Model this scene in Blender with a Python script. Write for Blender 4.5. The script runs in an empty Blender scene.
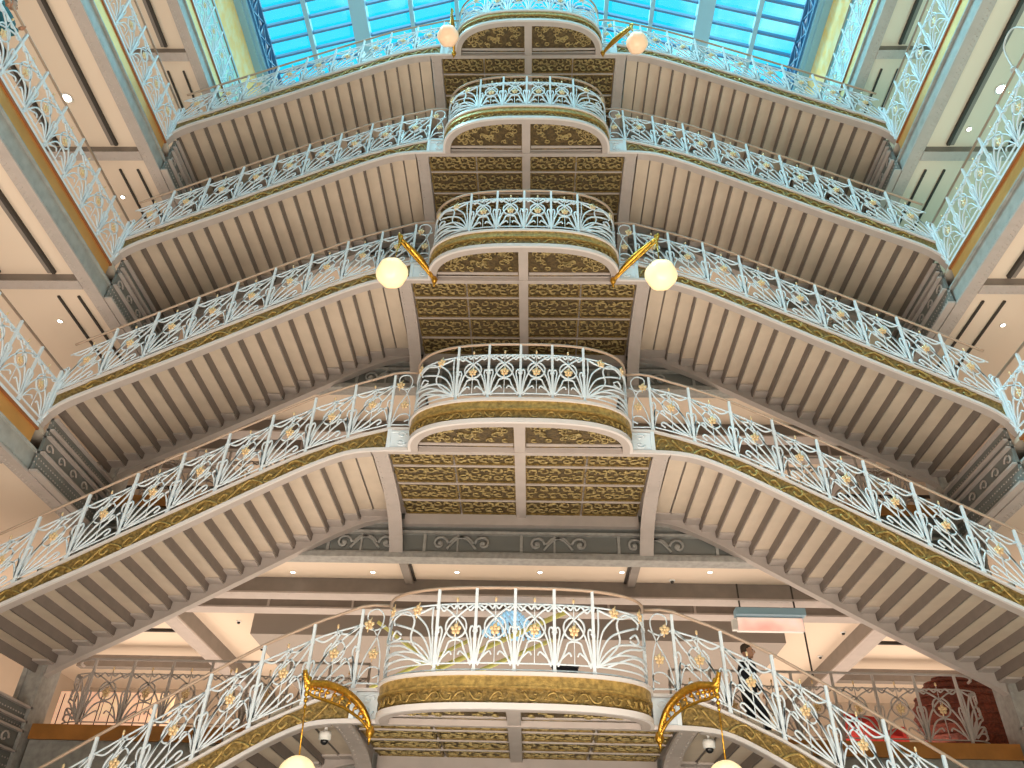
import bpy, bmesh, math, random
from mathutils import Vector, Matrix
random.seed(7)
C = bpy.context.scene.collection
S = bpy.context.scene
PI = math.pi

# ------------------------------------------------------------------ camera
cam_d = bpy.data.cameras.new('camera'); cam = bpy.data.objects.new('camera', cam_d); C.objects.link(cam)
RT = Vector((0.99955041, 0.01824833, 0.02379042)); UP = Vector((-0.00846542, -0.58941833, 0.80778362))
FW = Vector((-0.02876321, 0.80762184, 0.58899885)); CP = Vector((0.26157, 0.0, 1.6))
m = Matrix(((RT.x, UP.x, -FW.x, CP.x), (RT.y, UP.y, -FW.y, CP.y), (RT.z, UP.z, -FW.z, CP.z), (0, 0, 0, 1)))
cam.matrix_world = m
cam_d.sensor_width = 36.0; cam_d.lens = 36.0 * 792.54 / 1024; cam_d.clip_end = 200
S.camera = cam

# ------------------------------------------------------------------ world, light, exposure
S.view_settings.view_transform = 'Standard'; S.view_settings.look = 'None'
S.view_settings.exposure = 0.0; S.view_settings.gamma = 1.0; S.view_settings.use_curve_mapping = False
S.cycles.max_bounces = 7; S.cycles.diffuse_bounces = 4; S.cycles.glossy_bounces = 3
S.cycles.transparent_max_bounces = 12; S.cycles.sample_clamp_indirect = 6.0
S.cycles.use_denoising = True
w = bpy.data.worlds.new('sky'); S.world = w; w.use_nodes = True
nt = w.node_tree; nt.nodes.clear()
o_ = nt.nodes.new('ShaderNodeOutputWorld'); bg = nt.nodes.new('ShaderNodeBackground')
tc = nt.nodes.new('ShaderNodeTexCoord'); ns = nt.nodes.new('ShaderNodeTexNoise'); rp = nt.nodes.new('ShaderNodeValToRGB')
ns.inputs['Scale'].default_value = 5.0; ns.inputs['Detail'].default_value = 6.0
rp.color_ramp.elements[0].position = .48; rp.color_ramp.elements[0].color = (.02, .55, .78, 1)
rp.color_ramp.elements[1].position = .66; rp.color_ramp.elements[1].color = (.85, 1, 1, 1)
bg.inputs['Strength'].default_value = 1.5
nt.links.new(tc.outputs['Generated'], ns.inputs['Vector']); nt.links.new(ns.outputs['Fac'], rp.inputs['Fac'])
nt.links.new(rp.outputs['Color'], bg.inputs['Color']); nt.links.new(bg.outputs['Background'], o_.inputs['Surface'])

def area(name, loc, sx, sy, power, color, rot=(0, 0, 0)):
    d = bpy.data.lights.new(name, 'AREA'); d.shape = 'RECTANGLE'; d.size = sx; d.size_y = sy
    d.energy = power; d.color = color
    o = bpy.data.objects.new(name, d); C.objects.link(o); o.location = loc; o.rotation_euler = rot
    return o
sun_d = bpy.data.lights.new('sun', 'SUN'); sun_d.energy = 4.5; sun_d.angle = math.radians(8); sun_d.color = (.80, .95, 1.0)
sun = bpy.data.objects.new('sun', sun_d); C.objects.link(sun); sun.rotation_euler = Vector((.62, .30, -1)).to_track_quat('-Z', 'Y').to_euler()
WARM = (1.0, .85, .70)
# daylight through the skylight
area('skylight_daylight', (0, 9, 33.5), 18, 26, 4600, (.86, .96, 1.0))
# unseen fill panels facing up, added to brighten stair undersides and gallery ceilings
area('hall_fill', (0, 3.5, .25), 12, 9, 2900, WARM, (PI, 0, 0))
ZF = [4.907, 9.626, 13.926, 18.226, 22.526]       # the five storey floors
ZL = [z - .5 for z in ZF]
for k_ in range(5):
    zc_ = ZF[k_ + 1] - .75 if k_ < 4 else 26.5
    for s_ in (-1, 1):
        cool = s_ > 0 and k_ in (2, 3)
        area('gallery_fill', (s_ * 12.6, 9, ZF[k_] + .12), 3.2, 16, 30 if k_ == 0 else 210, (.46, 1.0, .95) if cool else WARM, (PI, 0, 0))  # added fill on each floor; the cool ones tint the right ceilings
    if k_ == 0:
        for s_ in (-1, 1): area('gallery_fill', (s_ * 11.5, 22, ZF[0] + .12), 4, 7, 260, WARM, (PI, 0, 0))
    area('back_gallery_fill', (0, 20.5, ZF[k_] + .12), 17, 9, 900 if k_ == 0 else 520, WARM, (PI, 0, 0))  # added fill, hidden by the slab, for the back ceilings

# ------------------------------------------------------------------ materials
def mat(name, col, rough=.5, metal=0., noise=0., nscale=8., bump=0., bscale=60., col2=None, emit=None, estr=1.):
    M = bpy.data.materials.new(name); M.use_nodes = True
    t = M.node_tree; b = t.nodes['Principled BSDF']
    b.inputs['Base Color'].default_value = (*col, 1); b.inputs['Roughness'].default_value = rough; b.inputs['Metallic'].default_value = metal
    if noise or col2:
        c = t.nodes.new('ShaderNodeTexCoord'); n = t.nodes.new('ShaderNodeTexNoise'); n.inputs['Scale'].default_value = nscale; n.inputs['Detail'].default_value = 4
        r = t.nodes.new('ShaderNodeValToRGB'); r.color_ramp.elements[0].position = .35; r.color_ramp.elements[1].position = .65
        c2 = col2 if col2 else tuple(min(1, x * (1 - noise)) for x in col)
        r.color_ramp.elements[0].color = (*c2, 1); r.color_ramp.elements[1].color = (*col, 1)
        t.links.new(c.outputs['Object'], n.inputs['Vector']); t.links.new(n.outputs['Fac'], r.inputs['Fac']); t.links.new(r.outputs['Color'], b.inputs['Base Color'])
    if bump:
        c = t.nodes.new('ShaderNodeTexCoord'); n = t.nodes.new('ShaderNodeTexNoise'); n.inputs['Scale'].default_value = bscale
        bp = t.nodes.new('ShaderNodeBump'); bp.inputs['Strength'].default_value = bump; bp.inputs['Distance'].default_value = .02
        t.links.new(c.outputs['Object'], n.inputs['Vector']); t.links.new(n.outputs['Fac'], bp.inputs['Height']); t.links.new(bp.outputs['Normal'], b.inputs['Normal'])
    if emit:
        b.inputs['Emission Color'].default_value = (*emit, 1); b.inputs['Emission Strength'].default_value = estr
    return M
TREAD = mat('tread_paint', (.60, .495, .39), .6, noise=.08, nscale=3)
RISER = mat('riser_shade_tone', (.20, .165, .145), .6, noise=.10, nscale=5)  # darker than the treads: shade on the risers put into the colour
RIM = mat('rim_paint', (.66, .62, .61), .4)
TAUPE = mat('taupe_paint', (.47, .41, .38), .5, noise=.08, nscale=4)
BEAM = mat('beam_paint', (.23, .195, .17), .5, noise=.12, nscale=4)
STEELB = mat('blue_grey_steel', (.40, .41, .39), .35, noise=.2, nscale=5)
RAIL = mat('rail_paint', (.70, .77, .83), .35)
HAND = mat('handrail_wood', (.42, .30, .22), .35)
GOLD = mat('gilded_bronze', (.56, .38, .12), .38, .45, noise=.5, nscale=14, bump=.6, bscale=40)
GOLDD = mat('dark_bronze', (.32, .215, .065), .42, .25, noise=.6, nscale=18, bump=.8, bscale=30)
PATINA = mat('olive_patina', (.13, .085, .03), .5, .2, noise=.6, nscale=16, bump=.8, bscale=22)
RELIEF = mat('relief_bronze', (.50, .38, .16), .45, .3, noise=.35, nscale=10)
FLOWER = mat('flower_gilt', (.85, .62, .35), .35, .3)
LAMPG = mat('lamp_gilt', (.72, .38, .05), .28, .9, noise=.35, nscale=20, bump=.5, bscale=30)
BRASS = mat('gallery_brass', (.78, .44, .14), .33, .6, noise=.12, nscale=2)
REDW = mat('red_wood', (.30, .10, .03), .4)
WOOD = mat('orange_wood', (.46, .19, .04), .4, noise=.25, nscale=3)
CEIL = mat('peach_ceiling', (.76, .63, .51), .7)
DARK = mat('dark_channel', (.035, .028, .022), .6)
FRIEZE = mat('grey_frieze', (.40, .39, .37), .5, noise=.25, nscale=9)
FRDARK = mat('frieze_ground', (.17, .175, .165), .6)
STONE = mat('pale_floor', (.62, .54, .45), .5, noise=.1, nscale=1.5)
WALLM = mat('warm_wall', (.55, .45, .36), .7, noise=.1, nscale=.6)
DKBLUE = mat('skylight_steel', (.05, .16, .32), .4)
LTBLUE = mat('skylight_frame', (.26, .43, .54), .4)
YELLOW = mat('yellow_fresco', (.98, .52, .14), .55, col2=(.92, .66, .34), noise=.1, nscale=2.5)
BLUEF = mat('blue_fresco', (.30, .62, .72), .55, col2=(.62, .78, .62), noise=.1, nscale=3.5)
WHITE = mat('white_plastic', (.8, .8, .78), .4)
BLACK = mat('black_glass', (.012, .012, .014), .2)
CLOTH = mat('black_cloth', (.012, .014, .022), .8, bump=.2)
SKIN = mat('skin', (.52, .27, .17), .5)
HAIR = mat('dark_hair', (.06, .035, .02), .7)
TEAL = mat('teal_fabric', (.02, .16, .19), .7, noise=.3, nscale=4)
RED = mat('red_fabric', (.55, .04, .03), .7)
WICKER = mat('red_wicker', (.24, .045, .02), .6, noise=.6, nscale=20, bump=.8, bscale=25)
CREAM = mat('cream_fabric', (.78, .66, .50), .7)
PINK = mat('pink_panel', (.9, .38, .30), .5, col2=(.95, .78, .45), noise=.1, nscale=1.3, emit=(.95, .6, .4), estr=.5)
GREY = mat('grey_bulkhead', (.30, .26, .23), .6)
LIME = mat('lime_lacquer', (.85, .88, .30), .4)
CRYST = mat('blue_crystal', (.45, .75, .95), .15, emit=(.35, .6, .8), estr=.4)
LIT = mat('lit_disc', (1, 1, 1), .4, emit=(1, .88, .7), estr=14)
GLOBE = mat('opal_globe', (.95, .78, .48), .3, emit=(1.0, .72, .36), estr=.75)
GLOBEP = mat('glow_tinted_globe', (.95, .66, .45), .3, emit=(1.0, .55, .3), estr=.35)  # faint glow put into the colour of a globe that is off
def screen_mat():
    M = bpy.data.materials.new('screen_gradient'); M.use_nodes = True; t = M.node_tree; b = t.nodes['Principled BSDF']
    c = t.nodes.new('ShaderNodeTexCoord'); n = t.nodes.new('ShaderNodeTexNoise'); n.inputs['Scale'].default_value = 1.1
    r = t.nodes.new('ShaderNodeValToRGB'); e = r.color_ramp.elements; e[0].position = .38; e[0].color = (.85, .75, .62, 1); e[1].position = .62; e[1].color = (.86, .40, .32, 1)
    t.links.new(c.outputs['Object'], n.inputs['Vector']); t.links.new(n.outputs['Fac'], r.inputs['Fac']); t.links.new(r.outputs['Color'], b.inputs['Base Color'])
    t.links.new(r.outputs['Color'], b.inputs['Emission Color']); b.inputs['Emission Strength'].default_value = .7
    return M
SCREEN = screen_mat()
def glass_mat():
    M = bpy.data.materials.new('cyan_glass'); M.use_nodes = True; t = M.node_tree; t.nodes.clear()
    o = t.nodes.new('ShaderNodeOutputMaterial'); a = t.nodes.new('ShaderNodeBsdfTransparent'); g = t.nodes.new('ShaderNodeBsdfGlossy'); x = t.nodes.new('ShaderNodeMixShader')
    a.inputs['Color'].default_value = (.50, .95, 1.0, 1); g.inputs['Roughness'].default_value = .05; x.inputs['Fac'].default_value = .05
    t.links.new(a.outputs[0], x.inputs[1]); t.links.new(g.outputs[0], x.inputs[2]); t.links.new(x.outputs[0], o.inputs['Surface'])
    return M
GLASS = glass_mat()

# ------------------------------------------------------------------ mesh builder
def crom(pts, n=6):
    """Catmull-Rom through 2-D or 3-D points"""
    P = [pts[0]] + list(pts) + [pts[-1]]; out = []
    for i in range(1, len(P) - 2):
        for j in range(n):
            t = j / n
            out.append(tuple(.5 * (2 * b + (c - a) * t + (2 * a - 5 * b + 4 * c - d) * t * t + (3 * b - a - 3 * c + d) * t ** 3) for a, b, c, d in zip(P[i - 1], P[i], P[i + 1], P[i + 2])))
    out.append(tuple(pts[-1])); return out

class MB:
    def __init__(s): s.v = []; s.f = []; s.m = []; s.sm = []
    def add(s, vs, fs, mi=0, smooth=False):
        o = len(s.v); s.v += [tuple(v) for v in vs]
        for f in fs: s.f.append(tuple(i + o for i in f)); s.m.append(mi); s.sm.append(smooth)
        return s
    def box(s, x0, x1, y0, y1, z0, z1, mi=0):
        x0, x1 = min(x0, x1), max(x0, x1); y0, y1 = min(y0, y1), max(y0, y1); z0, z1 = min(z0, z1), max(z0, z1)
        return s.add([(x0, y0, z0), (x1, y0, z0), (x1, y1, z0), (x0, y1, z0), (x0, y0, z1), (x1, y0, z1), (x1, y1, z1), (x0, y1, z1)],
                     [(0, 3, 2, 1), (4, 5, 6, 7), (0, 1, 5, 4), (1, 2, 6, 5), (2, 3, 7, 6), (3, 0, 4, 7)], mi)
    def strip(s, secs, mi=0, smooth=False, cap=True):
        """loft closed sections (lists of 3-D points)"""
        n = len(secs[0]); vs = [p for sec in secs for p in sec]; fs = []
        for i in range(len(secs) - 1):
            for j in range(n):
                a = i * n + j; b = i * n + (j + 1) % n
                fs.append((a, b, b + n, a + n))
        if cap: fs.append(tuple(range(n - 1, -1, -1))); fs.append(tuple(range((len(secs) - 1) * n, len(secs) * n)))
        return s.add(vs, fs, mi, smooth)
    def tube(s, path, r, n=4, mi=0, smooth=True, rz=None):
        path = [Vector(p) for p in path]; secs = []
        t0 = None
        for i, p in enumerate(path):
            t = (path[min(i + 1, len(path) - 1)] - path[max(i - 1, 0)])
            if t.length < 1e-7: t = Vector((0, 0, 1))
            t.normalize()
            if t0 is None:
                ref = Vector((0, 0, 1)) if abs(t.z) < .9 else Vector((0, 1, 0))
                nrm = t.cross(ref).normalized()
            else:
                nrm = (nrm - t * nrm.dot(t)); 
                nrm = nrm.normalized() if nrm.length > 1e-6 else t.orthogonal().normalized()
            t0 = t; b = t.cross(nrm)
            rr = r[i] if isinstance(r, (list, tuple)) else r
            secs.append([p + (nrm * math.cos(2 * PI * (j + .5) / n) + b * math.sin(2 * PI * (j + .5) / n)) * rr for j in range(n)])
        return s.strip(secs, mi, smooth)
    def lathe(s, prof, cx=0, cy=0, cz=0, n=16, mi=0):
        secs = [[(cx + r * math.cos(2 * PI * j / n), cy + r * math.sin(2 * PI * j / n), cz + z) for j in range(n)] for r, z in prof]
        return s.strip(secs, mi, True)
    def ball(s, c, r, n=10, mi=0, sq=(1, 1, 1)):
        secs = []
        for i in range(n // 2 + 1):
            a = PI * (i / (n // 2)) ; rr = max(.001, math.sin(a)); zz = -math.cos(a)
            secs.append([(c[0] + r * sq[0] * rr * math.cos(2 * PI * j / n), c[1] + r * sq[1] * rr * math.sin(2 * PI * j / n), c[2] + r * sq[2] * zz) for j in range(n)])
        return s.strip(secs, mi, True)
    def mesh(s, name, mats, off=(0, 0, 0)):
        me = bpy.data.meshes.new(name)
        me.from_pydata([(v[0] - off[0], v[1] - off[1], v[2] - off[2]) for v in s.v], [], s.f)
        for mt in (mats if isinstance(mats, (list, tuple)) else [mats]): me.materials.append(mt)
        me.polygons.foreach_set('material_index', s.m); me.polygons.foreach_set('use_smooth', s.sm)
        bm = bmesh.new(); bm.from_mesh(me); bmesh.ops.recalc_face_normals(bm, faces=bm.faces); bm.to_mesh(me); bm.free()
        me.update(); return me
    def build(s, name, mats, parent=None, off=(0, 0, 0), loc=None):
        """off: the world position of the parent, so meshes may be written in world coordinates"""
        o = bpy.data.objects.new(name, s.mesh(name, mats, off)); C.objects.link(o)
        if parent: o.parent = parent
        if loc: o.location = loc
        return o
def tag(o, label=None, cat=None, group=None, kind=None):
    if label: o['label'] = label
    if cat: o['category'] = cat
    if group: o['group'] = group
    if kind: o['kind'] = kind
    return o
def thing(name, label, cat, loc=(0, 0, 0), group=None, rz=0):
    o = bpy.data.objects.new(name, None); C.objects.link(o); o.location = loc; o.rotation_euler = (0, 0, rz); o.empty_display_size = .1
    return tag(o, label, cat, group)
def link(name, me, parent=None, loc=(0, 0, 0), rot=None):
    o = bpy.data.objects.new(name, me); C.objects.link(o)
    if parent: o.parent = parent
    o.location = loc
    if rot: o.rotation_euler = rot
    return o
def dup(root, loc, label, group=None):
    r = root.copy(); C.objects.link(r); r.location = loc; r['label'] = label
    if group: r['group'] = group
    for ch in list(root.children):
        c = ch.copy(); C.objects.link(c); c.parent = r
        for g in ch.children:
            d = g.copy(); C.objects.link(d); d.parent = c
    return r
def struct(name, mb, m, parent=None, loc=None, off=(0, 0, 0)):
    o = mb.build(name, m, parent, off, loc)
    if not parent: o['kind'] = 'structure'
    return o
trimn = [0]
def trim(mb, m):
    trimn[0] += 1; return struct('trim_%d' % trimn[0], mb, m)

# ------------------------------------------------------------------ the hall shell
YF = 12.45; YB = 15.12; XG = 9.12; LW = 2.0       # front of stairs, their back, gallery edge, half balcony
YG = 15.3                                         # edge of the back galleries
struct('floor', MB().box(-15.2, 15.2, -8, 28, -.3, 0), STONE)
struct('wall_left', MB().box(-15.4, -15.2, -8, 28, 0, 28.9), WALLM)
struct('wall_right', MB().box(15.2, 15.4, -8, 28, 0, 28.9), WALLM)
struct('wall_front', MB().box(-15.4, 15.4, -8.2, -8, 0, 34), WALLM)
struct('wall_back', MB().box(-15.4, 15.4, 28, 28.2, 0, 34), WALLM)

def rivets(mb, pts, r=.018, mi=0, up=(0, 0, -1)):
    u = Vector(up); a = u.orthogonal().normalized(); b = u.cross(a)
    for p in pts:
        p = Vector(p); mb.add([p + a * r, p + b * r, p - a * r, p - b * r, p + u * r * .8], [(0, 1, 4), (1, 2, 4), (2, 3, 4), (3, 0, 4)], mi)
# side galleries: slab, ceiling, riveted edge beam, brass fascia
for s in (-1, 1):
    for k in range(5):
        zf = ZF[k]; yend = YG if k == 4 else YG
        outer = 15.2
        mb = MB().box(s * 9.14, s * outer, -8, 28, zf - .08, zf)              # floor finish
        trim(mb, STONE)
        mb = MB().box(s * 9.40, s * outer, -8, 28, zf - .72, zf - .66); struct('ceiling', mb, CEIL)
        # brass fascia, dark red nosing above it
        trim(MB().box(s * XG, s * (XG + .05), -8, 12.38 if k < 4 else 15.0, zf - .42, zf - .14), BRASS)
        trim(MB().box(s * (XG - .03), s * (XG + .06), -8, 12.42 if k < 4 else 15.0, zf - .14, zf - .09), REDW)
        # I beam
        mb = MB().box(s * 9.17, s * 9.25, -8, YG - .1, zf - .86, zf - .42)
        mb.box(s * 9.13, s * 9.42, -8, YG - .1, zf - .90, zf - .85, 1)
        mb.box(s * 9.12, s * 9.30, -8, YG - .1, zf - .46, zf - .42)
        ys = [2 + .11 * i for i in range(120)]
        rivets(mb, [(s * 9.31, y, zf - .90) for y in ys] + [(s * 9.37, y + .05, zf - .90) for y in ys], .022, 1)
        rivets(mb, [(s * 9.16, y, zf - .80) for y in ys], .015, 0, (-s, 0, 0))
        trim(mb, [STEELB if k else BEAM, TAUPE])
        # cross beams
        for yb in (-4.0, 4.0, 12.1, 20.0):
            mb = MB().box(s * 9.42, s * outer, yb - .02, yb + .04, zf - .90, zf - .72, 1)
            mb.box(s * 9.42, s * outer, yb - .02, yb + .24, zf - .92, zf - .89)
            rivets(mb, [(s * (9.5 + .12 * i), yb + y, zf - .92) for i in range(20) for y in (.04, .18)])
            trim(mb, [TAUPE, BEAM])
        # lighting channels in the ceiling, parallel to the edge
        mb = MB()
        for xs in ((9.90, 11.10, 12.9) if k < 3 else (9.95, 11.4, 12.9)):
            for y0, y1 in ((-8, -4.1), (-3.5, 3.9), (4.5, 12.0)):
                mb.box(s * xs, s * (xs + .07), y0, y1, zf - .80, zf - .715, 0); mb.box(s * (xs + .07), s * (xs + .17), y0, y1, zf - .78, zf - .715, 1)
        if k > 1:
            for xs in (9.75, 10.2): mb.box(s * xs, s * (xs + .05), 12.75, 15.6, zf - .76, zf - .715, 0)
        trim(mb, [DARK, BEAM])

# columns where the flights meet the galleries
for s in (-1, 1):
    mb = MB().box(s * 9.02, s * 9.32, YG - .1, YG + .5, 0, ZF[4] - .7)
    mb.box(s * 8.96, s * 9.03, YG - .16, YG + .1, 0, ZF[4] - .7).box(s * 9.30, s * 9.38, YG - .16, YG + .1, 0, ZF[4] - .7)
    for k in range(5):
        z = ZF[k]
        mb.box(s * 8.80, s * 9.40, YG - .24, YG + .55, z - 1.0, z - .88)
        mb.box(s * 8.84, s * 9.38, YG - .20, YG + .52, z - 1.30, z - 1.24)
        for j in range(5):  # scrolled capital leaves
            x = s * (8.92 + .10 * j)
            mb.tube(crom([(x, YG - .1, z - 1.7), (x, YG - .2, z - 1.4), (x, YG - .3, z - 1.15), (x, YG - .4, z - 1.04), (x, YG - .34, z - 1.14)], 4), [.03] * 17, 5)
    rivets(mb, [(s * 8.99, YG - .17, .2 + .14 * i) for i in range(150)], .018, 0, (0, -1, 0))
    tag(trim(mb, FRIEZE), 'riveted grey iron column with scrolled capitals')

# box beams that carry the feet of the flights, from the front corner back to the column
for s in (-1, 1):
    for k in range(4):
        z = ZF[k]
        mb = MB().box(s * 9.04, s * 9.10, YF + .2, YG - .1, z - .84, z + .28, 1)
        for h_ in (.26, .02, -.14, -.48, -.86): mb.box(s * 8.96, s * 9.12, YF + .2, YG - .1, z + h_ - .02, z + h_ + .02)
        for h_ in (.14, -.06, -.60, -.72): rivets(mb, [(s * 9.04, YF + .15 + .09 * i, z + h_) for i in range(29)], .02, 0, (-s, 0, 0))
        for i in range(5):
            y = YF + .4 + .48 * i
            mb.tube([(s * 9.03, y + .14 * (1 - t_ / 13) * math.cos(t_ * .6), z - .31 + .12 * (1 - t_ / 13) * math.sin(t_ * .6)) for t_ in range(11)], .02, 4)
        trim(mb, [TAUPE, FRDARK])

# back galleries
def back_gallery(k):
    zf = ZF[k]; zc = zf - 1.02
    trim(MB().box(-8.88, 8.88, YG + .02, 28, zf - .2, zf - .005), STONE)
    trim(MB().box(-8.9, 8.9, YG - .04, YG + .02, zf - .24, zf + .02), WOOD)
    # girder with frieze panels
    mb = MB().box(-8.9, 8.9, YG + .04, YG + .12, zf - 1.3, zf - .24, 1)
    mb.box(-8.9, 8.9, YG - .10, YG + .24, zf - 1.36, zf - 1.26).box(-8.9, 8.9, YG - .06, YG + .06, zf - 1.26, zf - 1.21)
    mb.box(-8.9, 8.9, YG - .06, YG + .06, zf - .80, zf - .74).box(-8.9, 8.9, YG - .1, YG + .06, zf - .62, zf - .5)
    x = -8.1
    while x < 8.2:
        mb.box(x, x + .06, YG - .02, YG + .05, zf - 1.22, zf - .78)
        mb.box(x + .7, x + .74, YG - .02, YG + .05, zf - 1.22, zf - .78)
        for c0, d in ((x + .35, 1), (x + 1.25, -1)):  # rosette and scrolls
            z0 = zf - 1.0
            pts = [(c0 + .17 * (1 - t / 14) * math.cos(t * .62) * d, YG, z0 + .17 * (1 - t / 14) * math.sin(t * .62)) for t in range(13)]
            mb.tube(pts, .032, 4)
            mb.ball((c0, YG, z0), .06, 6)
            mb.tube(crom([(c0 + .2 * d, YG, z0), (c0 + .34 * d, YG, z0 + .14), (c0 + .55 * d, YG, z0 + .1), (c0 + .75 * d, YG, z0 - .12)], 4), .03, 4)
        x += 2.02
    rivets(mb, [(-8.3 + .11 * i, YG - .10, zf - 1.31) for i in range(151)], .016, 0, (0, -1, 0))
    trim(mb, [FRIEZE, FRDARK])
    struct('ceiling', MB().box(-9.3, 9.3, YG + .2, 28, zc - .02, zc + .04), CEIL)
    # cross beams parallel to the edge, with flanges
    mb = MB().box(-9.3, 9.3, 17.15, 17.22, zc - .38, zc, 1).box(-9.3, 9.3, 17.1, 17.5, zc - .41, zc - .37, 0)
    rivets(mb, [(-8.5 + .12 * i, 17.2, zc - .41) for i in range(142)])
    trim(mb, [TAUPE, BEAM])
    mb = MB().box(-9.3, 9.3, 18.07, 18.14, zc - .38, zc, 1).box(-9.3, 9.3, 18.04, 18.45, zc - .41, zc - .37, 0)
    for i in range(9): mb.box(-8 + i * 2, -7.95 + i * 2, 18.02, 18.08, zc - .38, zc, 0)
    trim(mb, [TAUPE, BEAM])
    for x in (-2.55, 2.45):
        mb = MB().box(x - .08, x + .1, YG + .24, 17.15, zc - .14, zc - .02, 0).box(x + (-.14 if x > 0 else .1), x + (-.08 if x > 0 else .15), YG + .24, 17.15, zc - .06, zc - .02, 1)
        trim(mb, [BEAM, DARK])
    for s in (-1, 1):   # beams running back
        mb = MB().box(s * 8.38, s * 8.46, 18.45, 28, zc - .40, zc, 1).box(s * 8.37, s * 8.82, 18.45, 28, zc - .43, zc - .39, 0)
        rivets(mb, [(s * 8.44, 18.6 + .12 * i, zc - .43) for i in range(40)] + [(s * 8.74, 18.6 + .12 * i, zc - .43) for i in range(40)])
        trim(mb, [TAUPE, BEAM])
        mb = MB().box(s * 8.6, s * 13, 20.8, 20.88, zc - .1, zc - .02, 0).box(s * 8.6, s * 13, 23.2, 23.5, zc - .35, zc - .02, 1)
        trim(mb, [DARK, BEAM])
for k in range(1, 5): back_gallery(k)
trim(MB().box(-8.9, 8.9, YG + .02, 28, ZF[0] - .2, ZF[0]), STONE)
trim(MB().box(-8.9, 8.9, YG - .04, YG + .02, ZF[0] - .24, ZF[0] + .02), WOOD)
trim(MB().box(-8.9, 8.9, YG + .04, YG + .12, ZF[0] - 1.3, ZF[0] - .24).box(-8.9, 8.9, YG - .1, YG + .2, ZF[0] - 1.36, ZF[0] - 1.26), FRIEZE)

# the fresco band and cornice round the top gallery
for s in (-1, 1):
    struct('wall_left.001' if s < 0 else 'wall_right.001', MB().box(s * 10.2, s * 10.3, -8, 28, ZF[4], 26.3), BLUEF)
    struct('wall_left.002' if s < 0 else 'wall_right.002', MB().box(s * 10.18, s * 10.3, -8, 28, 26.3, 28.1), YELLOW)
    trim(MB().box(s * 10.14, s * 10.2, -8, 28, 26.26, 26.34), LTBLUE)
    mb = MB().box(s * 10.05, s * 10.3, -8, 28, 28.02, 28.2).box(s * 9.92, s * 10.3, -8, 28, 27.97, 28.05).box(s * 9.78, s * 10.3, -8, 28, 28.05, 28.22)
    trim(mb, LTBLUE)
    trim(MB().box(s * 10.3, s * 15.4, -8, 28, 28.1, 28.9), WALLM)
    trim(MB().box(s * 9.85, s * 10.3, -8, 28, 28.22, 29.3), DKBLUE)

# the skylight: a gable of tinted panes on steel bars
EZ, RS, EX = 29.1, .45, 9.75
rz = lambda x: EZ + RS * (EX - abs(x))
win = bpy.data.objects.new('window_1', None); C.objects.link(win); win['kind'] = 'structure'
for s in (-1, 1):
    g = MB().add([(0, -8, rz(0) + .1), (s * EX, -8, rz(EX) + .1), (s * EX, 28, rz(EX) + .1), (0, 28, rz(0) + .1)], [(0, 1, 2, 3)])
    struct('glass', g, GLASS, win)
    mb = MB()
    def sl(x0, x1, y0, y1, th, m):   # bar lying in the slope
        m.strip([[(s * x, y0, rz(x) - th), (s * x, y1, rz(x) - th), (s * x, y1, rz(x) + .08), (s * x, y0, rz(x) + .08)] for x in (x0, x1)])
    y = -8.0; n = 0
    while y < 28: sl(0, EX, y, y + .08, .08, mb); y += .62
    struct('glazing_bars', mb, DKBLUE, win)
    mb = MB()
    for i, x in enumerate((1.2, 2.95, 4.65, 8.3, 6.5)):
        wd = .55 if i == 4 else .15
        sl(max(0, x - wd / 2), x + wd / 2, -8, 28, .30 if wd > .2 else .14, mb)
    struct('roof_purlins', mb, LTBLUE, win)
    # lattice truss along the eaves
    mb = MB().box(s * 9.70, s * 9.78, -8, 28, 28.2, 28.28).box(s * 9.66, s * 9.80, -8, 28, 29.0, 29.12)
    y = -8.0
    while y < 27:
        for a_, b_ in ((28.26, 29.02), (29.02, 28.26)): mb.tube([(s * 9.73, y, a_), (s * 9.73, y + .9, b_)], .035, 4, smooth=False)
        mb.box(s * 9.70, s * 9.77, y, y + .06, 28.25, 29.05)
        y += .9
    struct('eaves_truss', mb, DKBLUE, win)
for y in (-2, 4.5, 11, 17.5, 24):
    mb = MB()
    for s in (-1, 1): mb.strip([[(s * x, y - .12, rz(x) - .45), (s * x, y + .12, rz(x) - .45), (s * x, y + .12, rz(x)), (s * x, y - .12, rz(x))] for x in (0, EX)])
    struct('roof_rafter', mb, LTBLUE, win) if y in (-2, 24) else None

# ------------------------------------------------------------------ stair flights
def table(T, x):
    if x <= T[0][0]: return T[0][1]
    for i in range(len(T) - 1):
        if x <= T[i + 1][0]:
            p0 = T[max(i - 1, 0)]; p1 = T[i]; p2 = T[i + 1]; p3 = T[min(i + 2, len(T) - 1)]
            t = (x - p1[0]) / (p2[0] - p1[0]); h = p2[0] - p1[0]
            m1 = (p2[1] - p0[1]) / max(1e-6, p2[0] - p0[0]); m2 = (p3[1] - p1[1]) / max(1e-6, p3[0] - p1[0])
            return (2 * t ** 3 - 3 * t * t + 1) * p1[1] + (t ** 3 - 2 * t * t + t) * h * m1 + (-2 * t ** 3 + 3 * t * t) * p2[1] + (t ** 3 - t * t) * h * m2
    return T[-1][1]
EXT = [0.02]
TOPT = [(2.45, 0), (3.0, -.17), (3.5, -.36), (4.06, -.60), (5.7, -1.50), (7.2, -2.36), (8.4, -3.06), (9.2, -3.53)]
BOTT = [(2.45, -.5), (2.9, -.53), (3.3, -.62), (3.99, -.94), (5.6, -1.86), (7.07, -2.70), (8.4, -3.42), (8.8, -3.66), (9.05, -3.90), (9.18, -4.18)]
top = lambda x: table(TOPT, x) - EXT[0] * max(0, x - 3)
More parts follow.
